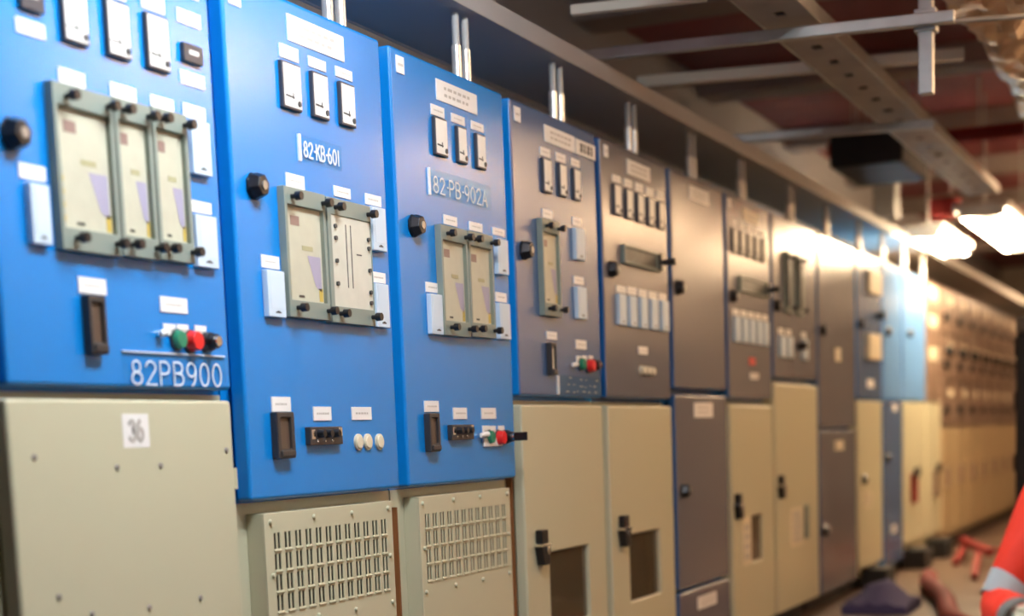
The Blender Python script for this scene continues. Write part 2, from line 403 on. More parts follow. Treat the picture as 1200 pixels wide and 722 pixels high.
def relay(p, r, style='window'):
    x0, z0, x1, z1 = r; w, h = x1 - x0, z1 - z0
    bar = h * .135; side = .013; d = .022
    lx, rx = (x0 + side, x1 - side) if style == 'window' else (x0 + .020, x1 - .004)
    b = MB().panel(x0, x1, -d, 0, z0, z1, [(lx, z0 + bar, rx, z1 - bar)]).build('protective_relay', 'relay', p, .002)
    fy = -.010 if style == 'window' else -.019
    MB().box(lx, rx, fy, fy + .004, z0 + bar, z1 - bar).build('face_plate', 'face', b)
    fw, fh, fz = rx - lx, h - 2 * bar, z0 + bar; y0, y1 = fy - .0008, fy
    if style == 'window':
        q = MB()
        q.add([(lx + fw*a, y0, fz + fh*c) for a, c in ((.58,.50),(.95,.50),(.95,.12),(.78,.18))], [(0,1,2,3)], 0)
        q.box(lx + fw*.16, lx + fw*.40, y0, y1, fz + fh*.80, fz + fh*.90, 1)
        q.box(lx + fw*.45, lx + fw*.75, y0, y1, fz + fh*.55, fz + fh*.60, 2)
        for k in range(4): q.box(lx + fw*.04, lx + fw*.10, y0, y1, fz + fh*(.06 + .11*k), fz + fh*(.11 + .11*k), 3)
        q.box(lx + fw*.88, lx + fw*.98, y0, y1, fz + fh*.02, fz + fh*.16, 3)
        q.box(lx + fw*.30, lx + fw*.45, y0, y1, fz + fh*.04, fz + fh*.065, 4)
        q.build('printed_marking', ['purple', 'brown', 'olive', 'ochre', 'ink'], b)
        MB().box(lx, rx, -.019, -.017, z0 + bar, z1 - bar).build('cover_glass', 'glass', b)
    else:
        q = MB()
        for a in (.36, .48): q.box(lx + fw*a, lx + fw*(a + .018), y0, y1, fz + fh*.22, fz + fh*.92, 0)
        for c in (.88, .75, .50, .25): q.rod((lx + fw*.09, fy, fz + fh*c), (lx + fw*.09, fy - .006, fz + fh*c), .006, n=10, m=0)
        for c in (.80, .70, .45, .20, .08): q.rod((lx + fw*.93, fy, fz + fh*c), (lx + fw*.93, fy - .006, fz + fh*c), .006, n=10, m=0)
        q.box(lx + fw*.62, lx + fw*.75, y0, y1, fz + fh*.60, fz + fh*.615, 0)
        q.build('printed_marking', ['ink'], b)
    kx = (x0 + w * .22, x1 - w * .10) if w < .2 else (x0 + w * .17, x1 - w * .08)
    for x in kx:
        for z in (z1 - bar * .55, z0 + bar * .55): knob(b, x, z, -d)
    return b

def fuse_switch(p, r, win='fusewin'):
    x0, z0, x1, z1 = r; w, h = x1 - x0, z1 - z0
    b = MB().panel(x0, x1, -.022, 0, z0, z1, [(x0 + w*.2, z0 + h*.2, x1 - w*.2, z1 - h*.12)]).build('fuse_switch', 'fusebody', p, .003)
    MB().box(x0 + w*.18, x1 - w*.18, -.014, -.006, z0 + h*.18, z1 - h*.10).build('window', win, b)
    MB().box(x0 + w*.12, x1 - w*.08, -.027, -.018, z0 + h*.04, z0 + h*.17).build('pull_lip', 'fusebody', b, .003)
    return b

def key_strip(p, r):
    x0, z0, x1, z1 = r; w, h = x1 - x0, z1 - z0
    q = MB().box(x0, x1, -.016, 0, z0, z1)
    for k in range(3): q.rod((x0 + w*(.20 + .23*k), -.015, z0 + h*.20), (x0 + w*(.20 + .23*k), -.020, z0 + h*.20), h*.07, n=10, m=1)
    q.box(x0 + w*.03, x0 + w*.14, -.019, -.015, z0 + h*.30, z0 + h*.86, 1); q.box(x1 - w*.13, x1 - w*.03, -.019, -.015, z0 + h*.45, z0 + h*.95, 1)
    b = q.build('test_key_block', ['fusebody', 'chrome'], p, .002)
    for k in range(3):
        x = x0 + w * (.27 + .23 * k)
        MB().rod((x, -.016, z0 + h*.62), (x, -.034, z0 + h*.62), h*.26, h*.20, n=14).build('push_key', 'black', b, smooth=True)
    return b

def lamp(p, x, z, m, r=.022, name='indicator_lamp', lab=None, l=.014):
    b = MB().rod((x, 0, z), (x, -.006, z), r * 1.12, n=24).build(name, 'bezel' if m in ('green', 'red') else m, p, smooth=True)
    q = MB().rod((x, -.006, z), (x, -.006 - l, z), r, r * .86, n=24).build('lens', m, b, .002)
    if lab: part_label(b, lab)
    return b

def key_switch(p, x, z, long=False):
    b = MB().rod((x, 0, z), (x, -.020, z), .024, .021, n=20); b.rod((x, -.02, z), (x, -.034, z), .017, .017, n=16)
    b = b.build('key_switch', 'black', p, smooth=True)
    MB().rod((x, -.034, z), (x, -.040, z), .012, n=14).build('key_barrel', 'chrome', b, smooth=True)
    if long: MB().box(x - .003, x + .003, -.085, -.038, z - .014, z + .014).build('key', 'black', b, .002)
    return b

def lever(p, x, z, l=.03):
    b = MB().rod((x, 0, z), (x, -.012, z), .008, n=12).build('toggle_lever', 'chrome', p, smooth=True)
    MB().rod((x - .004, -.012, z), (x + l, -.016, z + .004), .007, .009, n=12).build('lever_arm', 'white', b, smooth=True)
    return b

def name_plate(p, r, text=None, tr=None, worn=False):
    x0, z0, x1, z1 = r
    b = MB().box(x0, x1, -.004, -.0005, z0, z1).build('name_plate', 'acrylic', p)
    if not (text == '82PB900'): MB().box(x0 - .004, x0 + .006, -.006, 0, z0, z1).build('plate_edge', 'white', b)
    else: MB().box(x0, x1, -.0055, 0, z1 - .002, z1 + .001).build('plate_edge', 'engraved', b)
    if text: lettering(text, *tr, 
              .0044 if len(text) < 9 else .0050, -.004, b)
    if worn:
        q = MB(); rnd = random.Random(5)
        for row in (.85, .48, .12):
            x = x0 + .03
            while x < x1 - .05:
                l = rnd.uniform(.01, .035); zz = z0 + (z1 - z0) * row + rnd.uniform(-.004, .004)
                if rnd.random() < .75: q.box(x, x + l, -.0046, -.004, zz - .0015, zz + .0015)
                x += l + rnd.uniform(.015, .05)
        q.build('worn_lettering', 'faint', b)
    return b

def door_lock(p, x, z, r=.036):
    b = MB().rod((x, 0, z), (x, -.008, z), r * .95, n=8, turn=.39); b.rod((x, -.008, z), (x, -.034, z), r, r * .72, n=6, turn=.5)
    b = b.build('door_lock', 'black', p, .003)
    MB().rod((x, -.034, z), (x, -.037, z), r * .30, n=14).build('lock_barrel', 'steel', b, smooth=True)
    return b

def swing_handle(p, x, z):
    b = MB().box(x - .030, x + .030, -.026, 0, z + .004, z + .052)
    b.add([(x-.042,-.030,z-.006),(x+.034,-.030,z-.006),(x+.034,-.030,z-.072),(x-.020,-.030,z-.072),
           (x-.042,0,z-.006),(x+.034,0,z-.006),(x+.034,0,z-.072),(x-.020,0,z-.072)],
          [(0,1,2,3),(7,6,5,4),(0,4,5,1),(1,5,6,2),(2,6,7,3),(3,7,4,0)])
    b = b.build('swing_handle', 'black', p, .004)
    q = MB().box(x - .046, x + .036, -.034, 0, z - .006, z + .004); q.rod((x + .012, -.030, z - .02), (x + .012, -.034, z - .02), .016, n=14)
    q.build('chrome_collar', 'chrome', b, .0015)
    return b

def horizontal_relay(p, r, hk):
    x0, z0, x1, z1 = r; w, h = x1 - x0, z1 - z0
    b = MB().panel(x0, x1, -.018, 0, z0, z1, [(x0 + .012, z0 + .010, x1 - .05, z1 - .010)]).build('sliding_relay', 'relay', p, .002)
    MB().box(x0 + .012, x1 - .05, -.012, -.008, z0 + .01, z1 - .01).build('smoked_window', 'slotwin', b)
    q = MB().box(x1 - .045, x1 - .012, -.028, -.016, z0 + .004, z1 - .004); q.build('end_block', 'black', b, .002)
    q = MB().rod((x1 - .02, -.02, (z0 + z1)/2), (x1 - .02, -.055, (z0 + z1)/2), .012, n=12); q.rod((x1 - .02, -.055, (z0 + z1)/2), (x1 - .02, -.085, (z0 + z1)/2), .016, .014, n=12)
    q.build('pull_knob', 'black', b, smooth=True)
    for z in (z1 - .012, z0 + .012): MB().rod((x1 - .02, -.012, z), (x1 - .02, -.030, z), .010, n=10).build('end_screw', 'cream', b, smooth=True)
    return b

# ------------------------------------------------------------------ cabinets
def carcass(p, w, zs, up='blue', low='beige', seam=False):
    mb = MB().box(.004, w - .004, .055, .60, zs, TOP - .002, 0)
    mb.box(.004, w - .004, .052, .60, .10, zs, 1)
    mb.box(.03, w - .03, .10, .56, .0, .10, 2)
    if seam: mb.box(-.004, .004, .03, .06, .10, zs - .05, 3)
    return mb.build('carcass', [up, low, 'dark', 'seam'], p)

def upper_door(p, w, zb, zt=TOP, m='blue', name='upper_door'):
    b = MB().box(.030, w - .028, 0, .045, zb, zt, 1); b.m[0] = 0      # front and edge colours differ where reflection or gap shade is painted in
    return b.build(name, [m, 'drab' if m == 'drab' else 'litblue' if m == 'litblue' else 'shadeblue' if m == 'greyed' else 'blue'], p, .010, 3)
def lower_door(p, w, z0, z1, m='beige', name='lower_door', holes=(), x0=.032, x1=None):
    x1 = w - .028 if x1 is None else x1
    return MB().panel(x0, x1, 0, .042, z0, z1, list(holes)).build(name, m, p, .009, 3)

def fit(p, d):
    for r in d.get('label', []): label_plate(p, r)
    for r in d.get('slab', []): label_plate(p, r)
    for r in d.get('big', []): label_plate(p, r, 2)
    for r in d.get('meter', []): meter(p, r)
    for r in d.get('module', []): small_module(p, r)
    for r in d.get('hrel', []): horizontal_relay(p, r, d.get('hk'))
    for r in d.get('strip', []): key_strip(p, r)
    for x, z in d.get('green', []): lamp(p, x, z, 'green', lab='round green indicator lamp')
    for x, z in d.get('red', []): lamp(p, x, z, 'red', .024, 'push_button', 'round red push button', .022)
    for x, z in d.get('oval', []): lamp(p, x, z, 'cream', .020, lab='round cream indicator lamp', l=.004)
    for x, z in d.get('lamp', []): lamp(p, x, z, 'cream', .017, lab='small cream indicator lamp')

def cabinet(i, label, name='switchgear_cabinet', group='switchgear cabinets in one long row'):
    return empty(name, (BND[i] * W, 0, 0), label, 'switchgear cabinet', group)
def width(i): return (BND[i + 1] - BND[i]) * W

# the cabinet the frame cuts off at the left
c = cabinet(0, 'cabinet cut off by the left edge, blue above a dark open base bay')
MB().box(.004, W - .004, .055, .60, 1.23, TOP, 0).box(.004, W - .004, .30, .60, .10, 1.23, 1).box(.03, W - .03, .32, .56, 0, .1, 1).build('carcass', ['blue', 'dark'], c)
upper_door(c, W, 1.232)

# 1 : 82PB900
c = cabinet(1, 'bright blue cabinet marked 82PB900, three framed relays, above a plain beige door')
carcass(c, W, 1.222); upper_door(c, W, 1.232)
d = D[1]; fit(c, d)
for r in d['blk']:
    b = MB().box(r[0], r[2], -.012, 0, r[1], r[3]).build('selector_block', 'bezel', c, .002)
    MB().box(r[0] + .02, r[2] - .02, -.0135, -.011, (r[1] + r[3])/2 - .003, (r[1] + r[3])/2 + .006).build('selector_slot', 'white', b)
for r in ((.205, 1.508, .400, 1.840), (.405, 1.512, .535, 1.842), (.540, 1.515, .672, 1.845)): relay(c, r)
fuse_switch(c, d['fuse'][0]); name_plate(c, d['plate'][0], '82PB900', (.425, 1.240, .775, 1.291))
door_lock(c, .095, 1.719); lever(c, .535, 1.352, .012); key_switch(c, .722, 1.342)
lower_door(c, W, .105, 1.207, x0=.020, x1=.815)
st = MB().box(.385, .480, -.001, 0, 1.102, 1.176).build('number_sticker', 'white', c); lettering('36', .408, 1.118, .457, 1.160, .010, -.001, st, 'faint')
for x, z in d['screw']: MB().rod((x, 0, z), (x, -.004, z), .0075, .005, n=10).build('screw', 'tray', c, smooth=True)
MB().rod((.824, .012, .995), (.824, .012, 1.046), .010, n=12).build('hinge', 'beige', c, smooth=True)

# 2, 3 : louvered bases
def louver(p, x0, x1, z0, z1, sx0, sx1, deep):
    holes = []; pw = (sx1 - sx0) / 12; ww = pw * .20
    rows = [(.679, .719), (.731, .771), (.784, .824), (.837, .877)]
    for k in range(12):
        a = sx0 + pw * k
        for off in (.10, .46):
            for za, zb in rows: holes.append((a + pw * off, za, a + pw * off + ww, zb))
    lv = MB().panel(x0, x1, 0, .004, z0, z1, holes)
    lv.box(x0, x0 + .004, .004, .052, z0, z1).box(x1 - .004, x1, .004, .052, z0, z1).box(x0, x1, .004, .052, z1 - .004, z1)
    q = lv
    for k in range(12):
        a = sx0 + pw * k
        for za, zb in rows: q.box(a + pw * .04, a + pw * .72, -.004, .001, za - .007, za - .002)
    b = lv.build('louver_cover', 'beige', p, .0018, 2)
    MB().box(x0 + .03, x1 - .03, deep, deep + .004, .65, .90).build('backing_sheet', 'dark' if deep > .03 else 'drab', b)
    return b
def cover_screws(p, pts):
    for x, z in pts: MB().rod((x, .001, z), (x, -.007, z), .008, .005, n=10).build('cover_screw', 'beige', p, smooth=True)

c = cabinet(2, 'bright blue cabinet marked 82-KB-601, two grey relays, above a beige louvered cover')
carcass(c, W, .955, seam=True); upper_door(c, W, .962); d = D[2]; fit(c, d)
relay(c, (.228, 1.418, .432, 1.742)); relay(c, (.440, 1.415, .680, 1.740), 'scale')
fuse_switch(c, d['fuse'][0]); name_plate(c, d['plate'][0], '82-KB-601', (.366, 1.833, .552, 1.870))
door_lock(c, .118, 1.727)
lv = louver(c, .080, .764, .105, .928, .118, .742, .040)
cover_screws(lv, [(.109,.906),(.324,.907),(.527,.906),(.739,.908),(.109,.771),(.739,.772),(.523,.64),(.74,.638),(.323,.646),(.109,.64)])

c = cabinet(3, 'blue cabinet marked 82-PB-902A, two grey relays, above a beige louvered cover')
carcass(c, W, .955, seam=True); upper_door(c, W, .962); d = D[3]; fit(c, d)
relay(c, (.270, 1.411, .458, 1.739)); relay(c, (.466, 1.415, .652, 1.740))
fuse_switch(c, d['fuse'][0]); name_plate(c, d['plate'][0], '82-PB-902A', (.268, 1.834, .655, 1.880))
door_lock(c, .127, 1.720); lever(c, .520, 1.106, .045); key_switch(c, .728, 1.099, True)
MB().box(.555, .70, -.008, 0, 1.070, 1.098).build('lamp_carrier', 'white', c, .002)
lv = louver(c, .086, .758, .105, .930, .118, .735, .024)
cover_screws(lv, [(.108,.91),(.321,.912),(.519,.912),(.734,.912),(.109,.775),(.736,.779),(.108,.644),(.313,.646),(.517,.645),(.729,.647)])

# 4, 5 : beige doors with windows
def window_door(p, w, zt, win, pane='smoke', tint=None):
    x0, z0, x1, z1 = win
    d_ = lower_door(p, w, .105, zt, holes=[(x0, z0, x1, z1)])
    MB().box(x0 - .012, x1 + .012, .015, .025, z0, z1).build('window_pane', pane, d_)
    return d_
c = cabinet(4, 'slate blue cabinet with one narrow grey relay, red button and worn name plate')
carcass(c, W, 1.222, seam=True); upper_door(c, W, 1.236, m='greyedblue'); d = D[4]; fit(c, d)
relay(c, (.222, 1.513, .385, 1.843)); fuse_switch(c, d['fuse'][0], 'cream'); name_plate(c, d['plate'][0], worn=True)
q = MB()
for k, l in ((.665, .018), (.700, .012), (.735, .020), (.772, .012)): q.box(k, k + l, -.0042, -.003, 2.125, 2.158)
part_label(q.build('label_lettering', 'ink', c), 'dark worn characters on the second label')
door_lock(c, .097, 1.722); lever(c, .49, 1.349, .035); key_switch(c, .722, 1.355)
ld = window_door(c, W, 1.207, (.243, .415, .630, .686)); swing_handle(c, .145, .722)
c = cabinet(5, 'slate blue cabinet with five white meters above five pale modules, beige windowed door')
carcass(c, W, 1.222, 'shadeblue'); upper_door(c, W, 1.236, m='greyed'); d = D[5]; fit(c, d)
door_lock(c, .103, 1.727); ld = window_door(c, W, 1.207, (.241, .420, .626, .691)); swing_handle(c, .143, .724)

# 6 : plain, three blue doors
c = cabinet(6, 'plain slate cabinet of three stacked slate doors carrying only small labels')
carcass(c, W, 1.27, 'shadeblue', 'shadeblue'); upper_door(c, W, 1.285, m='greyed'); fit(c, D[6])
upper_door(c, W, .402, 1.257, m='greyed', name='middle_door'); upper_door(c, W, .105, .386, m='greyed', name='bottom_door')
door_lock(c, .092, 1.716); door_lock(c, .097, .839)

# 7
c = cabinet(7, 'blurred slate cabinet with five dark meters, black pull knob and red tag')
carcass(c, W, 1.232, 'shadeblue'); upper_door(c, W, 1.248, m='greyed'); d = D[7]
for r in d['slab']: label_plate(c, (.058, 2.145, .110, 2.190))
label_plate(c, (.321, 2.115, .607, 2.172), 2, 'cream')
for k in range(5):
    x = .145 + .135 * k
    meter(c, (x - .045, 1.940, x + .035, 2.055)); label_plate(c, (x - .04, 2.066, x + .05, 2.093))
    small_module(c, (x - .04, 1.520, x + .04, 1.640)); label_plate(c, (x - .04, 1.648, x + .06, 1.676))
horizontal_relay(c, (.20, 1.765, .72, 1.838), None); door_lock(c, .085, 1.733)
part_label(label_plate(c, (.390, 1.418, .495, 1.452), 1, 'red', 'warning_tag'), 'small red and white tag'); label_plate(c, (.40, 1.346, .55, 1.378))
ld = window_door(c, W, 1.215, (.380, .430, .600, .660)); label_plate(c, (.20, .42, .36, .66), 4, 'cream', 'door_notice'); swing_handle(c, .100, .735)
# 8
w8 = width(8)
c = cabinet(8, 'blurred slate cabinet with two tall slotted relays over a beige door with a pale notice')
carcass(c, w8, 1.345, 'shadeblue'); upper_door(c, w8, 1.363, m='greyed')
for x in (.30, .56):
    b = MB().panel(x - .05, x + .08, -.02, 0, 1.715, 2.035, [(x - .03, 1.76, x + .06, 1.99)]).build('slotted_relay', 'relay', c, .002)
    MB().box(x - .03, x + .06, -.012, -.006, 1.76, 1.99).build('face_plate', 'face', b)
    MB().box(x - .045, x - .005, -.032, -.014, 1.74, 2.02).build('slide_bar', 'black', b, .002)
    for z in (1.74, 2.01): knob(b, x + .055, z, -.02, .014)
for r in D[8]['mods']: small_module(c, (r[0], 1.475, r[0] + .10, 1.585)); label_plate(c, (r[0], 1.595, r[0] + .10, 1.625))
q = MB().rod((.56, 0, 1.545), (.56, -.05, 1.545), .022, n=14); part_label(q.build('pull_knob', 'black', c, smooth=True), 'black pull knob')
door_lock(c, .065, 1.738); lower_door(c, w8, .105, 1.335); swing_handle(c, .095, .795)
label_plate(c, (.326, .443, .62, .655), 5, 'cream', 'door_notice'); MB().box(.64, .70, -.02, 0, .47, .66).build('latch_bar', 'relay', c, .004)
# 9
w9 = width(9)
c = cabinet(9, 'wide plain slate cabinet of two tall doors under the brightest lamp reflection')
carcass(c, w9, 1.08, 'shadeblue', 'shadeblue'); upper_door(c, w9, 1.092, m='greyed'); upper_door(c, w9, .105, 1.068, m='greyed', name='lower_door')
door_lock(c, .088, 1.659); door_lock(c, .092, .483)
label_plate(c, (.46, 1.49, .60, 1.57), 2, 'cream'); label_plate(c, (.42, .95, .66, 1.01), 2, 'cream')
# 10
w10 = width(10)
c = cabinet(10, 'blurred blue cabinet carrying two large beige plates above a beige door')
carcass(c, w10, 1.262); upper_door(c, w10, 1.272, m='greyedblue'); lower_door(c, w10, .16, 1.255)
for r in ((.33, 1.96, .72, 2.11), (.30, 1.53, .69, 1.70)): MB().box(r[0], r[2], -.03, 0, r[1], r[3]).build('cover_box', 'cream', c, .004)
label_plate(c, (.34, 1.344, .56, 1.40), 1); label_plate(c, (.22, .55, .44, .66), 3, 'cream')
door_lock(c, .125, 1.748); door_lock(c, .165, .745); q = MB().rod((.761, 0, 1.836), (.761, -.04, 1.836), .03, n=14); q.build('pull_knob', 'black', c, smooth=True)
MB().box(.36, .66, -.12, .05, .0, .14).build('rubber_foot', 'rubber', c, .01)
# 11
w11 = width(11)
c = cabinet(11, 'narrow light blue cabinet whose lower door is blue too, first of the light blue pair')
carcass(c, w11, 1.262, low='shadeblue'); upper_door(c, w11, 1.272, m='litblue'); upper_door(c, w11, .105, 1.255, m='greyedblue', name='lower_door')
door_lock(c, .155, 1.739); door_lock(c, .125, .863); label_plate(c, (.36, 1.19, .52, 1.24), 1); label_plate(c, (.30, .32, .46, .38), 1)
# 12, 13
for i, lab in ((12, 'light blue cabinet over a beige door with a red handle'),
               (13, 'narrow brown cabinet over a beige door with a brown handle, beside the light blue pair')):
    wi = width(i); c = cabinet(i, lab)
    carcass(c, wi, 1.262, up='blue' if i == 12 else 'drab'); upper_door(c, wi, 1.272, m='litblue' if i == 12 else 'drab'); lower_door(c, wi, .20, 1.255)
    if i == 12: door_lock(c, .25, 1.765)
    else:
        for z in (1.60, 1.86, 2.08): label_plate(c, (.15, z, .55, z + .10), 1, 'cream')
    hb = MB().box(.30, .48, -.03, 0, .50, .72).build('door_handle', 'redpaint' if i == 12 else 'drab', c, .006)
    MB().box(.30, .48, -.05, -.028, .70, .77).build('handle_cap', 'black', hb, .004)
    MB().box(.25, .58, -.12, .05, .0, .15).build('rubber_foot', 'rubber', c, .01)

# the far stretch: drawer cabinets, one built, the others copied with their parts
BND2 = [14.47 + .90 * k for k in range(12)]
far_w = .90 * W
def far_cabinet():
    c = empty('drawer_cabinet', (BND2[0] * W, 0, 0), '', 'switchgear cabinet', 'brown drawer cabinets at the far end of the row')
    carcass(c, far_w, 1.06, 'drab', 'bouncebeige')
    for k, (z0, z1) in enumerate(((1.075, 1.44), (1.455, 1.83), (1.845, TOP))):
        dr = MB().box(.03, far_w - .028, 0, .042, z0, z1).build('drawer', 'drab', c, .006)
        MB().box(.12, .36, -.025, 0, z0 + .10, z0 + .16).build('drawer_pull', 'black', dr, .004)
        label_plate(dr, (.42, z1 - .12, .66, z1 - .06), 1, 'cream')
    for k in range(2):
        q = MB().rod((.25 + .25 * k, 0, 1.70), (.25 + .25 * k, -.03, 1.70), .045, n=12); q.build('rotary_knob', 'black', c, smooth=True)
    lower_door(c, far_w, .16, 1.05, 'bouncebeige')
    MB().box(.20, .30, -.03, 0, .55, .72).build('door_handle', 'drab', c, .005)
    return c
ORD = ['first', 'second', 'third', 'fourth', 'fifth', 'sixth', 'seventh', 'eighth', 'ninth', 'tenth']
proto = far_cabinet()
for k in range(8):
    if k == 0: o = proto
    else:
        o = proto.copy(); COL.objects.link(o); o.location.x = BND2[k] * W
        for ch in list(proto.children):
            cc = ch.copy(); COL.objects.link(cc); cc.parent = o
            for g in list(ch.children):
                gg = g.copy(); COL.objects.link(gg); gg.parent = cc
    o['label'] = f'blurred brown drawer cabinet over beige base, {ORD[k]} one beyond the narrow brown cabinet'

# ------------------------------------------------------------------ cable tray over the row and its posts
t = empty('cable_tray', (0, .05, 2.46), 'long grey cable tray running above the tops of the switchgear cabinets', 'cable tray')
MB().box(-.6, 21, 0, .012, .0, .068).build('side_rail', 'traypaint', t, .003)
MB().box(-.6, 21, .40, .412, .0, .068).build('side_rail', 'traypaint', t, .003)
MB().box(-.6, 21, .012, .40, .004, .012).build('tray_floor', 'traypaint', t)
WHO = ['cabinet marked 82PB900', 'cabinet marked 82-KB-601', 'cabinet marked 82-PB-902A', 'cabinet with one narrow relay', 'cabinet with five white meters', 'plain three-door slate cabinet',
       'cabinet with a black pull knob', 'cabinet with two tall slotted relays', 'wide plain slate cabinet', 'cabinet with two beige plates', 'first light blue cabinet', 'second light blue cabinet', 'narrow brown cabinet']
PX = [1.86, 2.84, 3.815, 4.785, 5.755, 6.73, 7.73, 8.93, 10.0, 11.13, 12.1, 13.1, 14.1]
def post_pair(x, label):
    r = empty('tray_post', (x, .10, TOP - .002), label, 'support post', 'paired posts carrying the tray')
    for dx in (0, .072):
        MB().rod((dx, 0, 0), (dx, 0, .242), .012, n=14).build('rod', 'traypaint', r, smooth=True)
        MB().rod((dx, 0, 0), (dx, 0, .140), .016, n=14).build('sleeve', 'rod', r, smooth=True)
    return r
for k, x in enumerate(PX): post_pair(x * W, f'pair of bright steel rods standing on top of the {WHO[k]}')

# ------------------------------------------------------------------ overhead things
def strut(a, b, label, m='steel', w=.042, h=.042, name='strut_rail'):
    A = Vector(a); d = Vector(b) - A
    o = MB().beam((0, 0, 0), d, w, h).build(name, m, None, .004); o.location = a
    return tag(o, label, 'strut rail')
strut((4.45, .16, 2.552), (4.62, -1.26, 2.552), 'thin grey steel strut crossing the ceiling, bolted to the hanging post')
strut((5.70, .33, 2.700), (5.96, -1.10, 2.700), 'cream conduit crossing the ceiling behind the perforated tray', 'trunk', .05, .05, 'conduit')
strut((6.55, .16, 2.552), (6.74, -.85, 2.552), 'grey strut crossing under the perforated tray, third from the near end')
strut((3.97, -.02, 2.60), (4.04, -.50, 2.60), 'short pale strut at the top of the picture, nearest of the crossing rails', 'trunk', .035, .035)
hp = empty('hanging_post', (4.672, -1.15, 2.30), 'square steel hanging post dropping from the ceiling at the strut end', 'hanger post')
MB().box(-.026, .026, -.026, .026, 0, 1.04).build('channel', 'steel', hp, .003)
MB().box(-.036, .036, -.04, .04, .22, .30).build('bracket', 'steel', hp, .003); MB().rod((0, -.04, .25), (0, -.07, .25), .012, n=8).build('bolt', 'black', hp)
MB().rod((.05, 0, .266), (.20, -.50, .266), .011, n=10).build('tie_rod', 'steel', hp, smooth=True)
wt = empty('perforated_tray', (3.0, -.655, 2.606), 'wide perforated cable tray hung over the aisle, parallel to the cabinets', 'cable tray')
tb = MB()
xs = [0] + [v for k in range(22) for v in (.22 + .30 * k, .29 + .30 * k)] + [6.9]
for a, b in zip(xs[:-1], xs[1:]):
    hole = abs((b - a) - .07) < 1e-6
    if hole: tb.box(a, b, -.105, -.020, 0, .006); tb.box(a, b, .020, .105, 0, .006)
    else: tb.box(a, b, -.105, .105, 0, .006)
tb.build('tray_bed', 'tray', wt)
for s in (-1, 1): MB().box(0, 6.9, s * .105 - .004, s * .105 + .004, -.004, .055).build('side_rail', 'steel', wt, .002)
cb = MB()
for k, y in enumerate((-.07, -.03, .015, .06)): cb.rod((.0, y, .024), (6.8, y + .01, .024), .016, n=8)
tag(cb.build('cable_run', 'rubber', None, smooth=True, loc=(3.0, -.655, 2.606)), 'black cables lying in the wide perforated tray over the aisle', 'cables')
jb = MB().box(-.05, .05, -.045, .045, 0, .12).build('junction_box', 'cream', None, .006, loc=(4.10, -.80, 2.70)); tag(jb, 'small cream junction box at the top of the frame beside the perforated tray', 'junction box')
q = MB().rod((-.052, .01, .03), (-.056, .01, .03), .014, n=10).rod((-.052, -.02, .07), (-.056, -.02, .07), .012, n=10); q.build('knockout', 'black', jb)

# foil-wrapped duct
def foil_duct():
    n, L, R = 40, 72, .27; vs = []; fs = []; rnd = random.Random(9)
    ph = [rnd.uniform(0, 6.28) for _ in range(24)]
    for i in range(L + 1):
        x = 5.2 * i / L
        for k in range(n):
            t = 2 * math.pi * k / n
            r = R + .022 * math.sin(3 * t + 2.1 * x + ph[0]) + .016 * math.sin(7 * t - 5.3 * x + ph[1]) + .012 * math.sin(11 * t + 9.7 * x + ph[2]) + rnd.uniform(-.010, .010)
            vs.append((x, r * math.cos(t), r * math.sin(t)))
    for i in range(L):
        for k in range(n):
            a = i * n + k; b = i * n + (k + 1) % n; fs.append((a, b, b + n, a + n))
    fs += [tuple(range(n - 1, -1, -1)), tuple(range(L * n, L * n + n))]
    return MB().add(vs, fs).build('foil_duct', 'foil', None, smooth=False, loc=(4.75, -1.40, 2.89))
fd = foil_duct(); tag(fd, 'crinkled tan foil-wrapped duct under the ceiling in the top right corner', 'insulated duct')
b_ = MB()
for x in (.6, 1.8, 3.0, 4.4): b_.rod((x, 0, .30), (x, 0, .46), .012, n=8)
b_.build('hanger_rod', 'steel', fd)

# luminaires
def luminaire(loc, label, tube='tube', L=1.5, gap=.26, drop=.45):
    r = empty('fluorescent_light', loc, label, 'ceiling light', 'twin-tube fluorescent lights over the aisle')
    hw = gap / 2 + .06 if tube == 'tubebright' else .05
    MB().box(0, L, -hw, hw, .045, .10).build('housing', 'housing', r, .006)
    for y in (-gap / 2, gap / 2): MB().rod((.03, y, .018), (L - .03, y, .018), .020, n=14).build('lamp_tube', tube, r, smooth=True)
    for x in (.02, L - .05): MB().box(x, x + .03, -gap / 2 - .03, gap / 2 + .03, -.002, .045).build('lamp_holder', 'housing', r, .003)
    for x in (.2, L - .2): MB().rod((x, 0, .09), (x, 0, drop), .008, n=8).build('drop_rod', 'steel', r)
    return r
CEIL = 3.35
luminaire((.55, -1.15, 2.85), 'cool white twin-tube light above the nearest cabinets', 'tubecool', 1.5, drop=CEIL - 2.85)
luminaire((10.2, -.60, 2.50), 'large glaring twin-tube light over the aisle, nearest to the person', 'tubebright', 2.6, drop=CEIL - 2.50)
luminaire((10.5, -.16, 2.42), 'smaller glaring twin-tube light nearer the cabinets than the large one', 'tubebright', 1.5, .16, CEIL - 2.42)
luminaire((17.5, -.75, 2.55), 'distant twin-tube light above the far drawer cabinets', 'tube', 1.5, drop=CEIL - 2.55)
luminaire((4.2, -2.40, 2.92), 'added unseen warm twin-tube light, nearest over the far side of the aisle', 'tube', 1.5, drop=CEIL - 2.92)  # unseen lamp added to warm the middle doors
luminaire((7.5, -2.40, 2.92), 'added unseen twin-tube light over the far side of the aisle', 'tube', 1.5, drop=CEIL - 2.92)  # from here on, unseen lamps added to brighten the opposite wall
luminaire((11.0, -2.40, 2.92), 'second added unseen twin-tube light over the far side of the aisle', 'tube', 1.5, drop=CEIL - 2.92)
luminaire((14.5, -2.40, 2.92), 'farther added unseen twin-tube light over the far side of the aisle', 'tube', 1.5, drop=CEIL - 2.92)

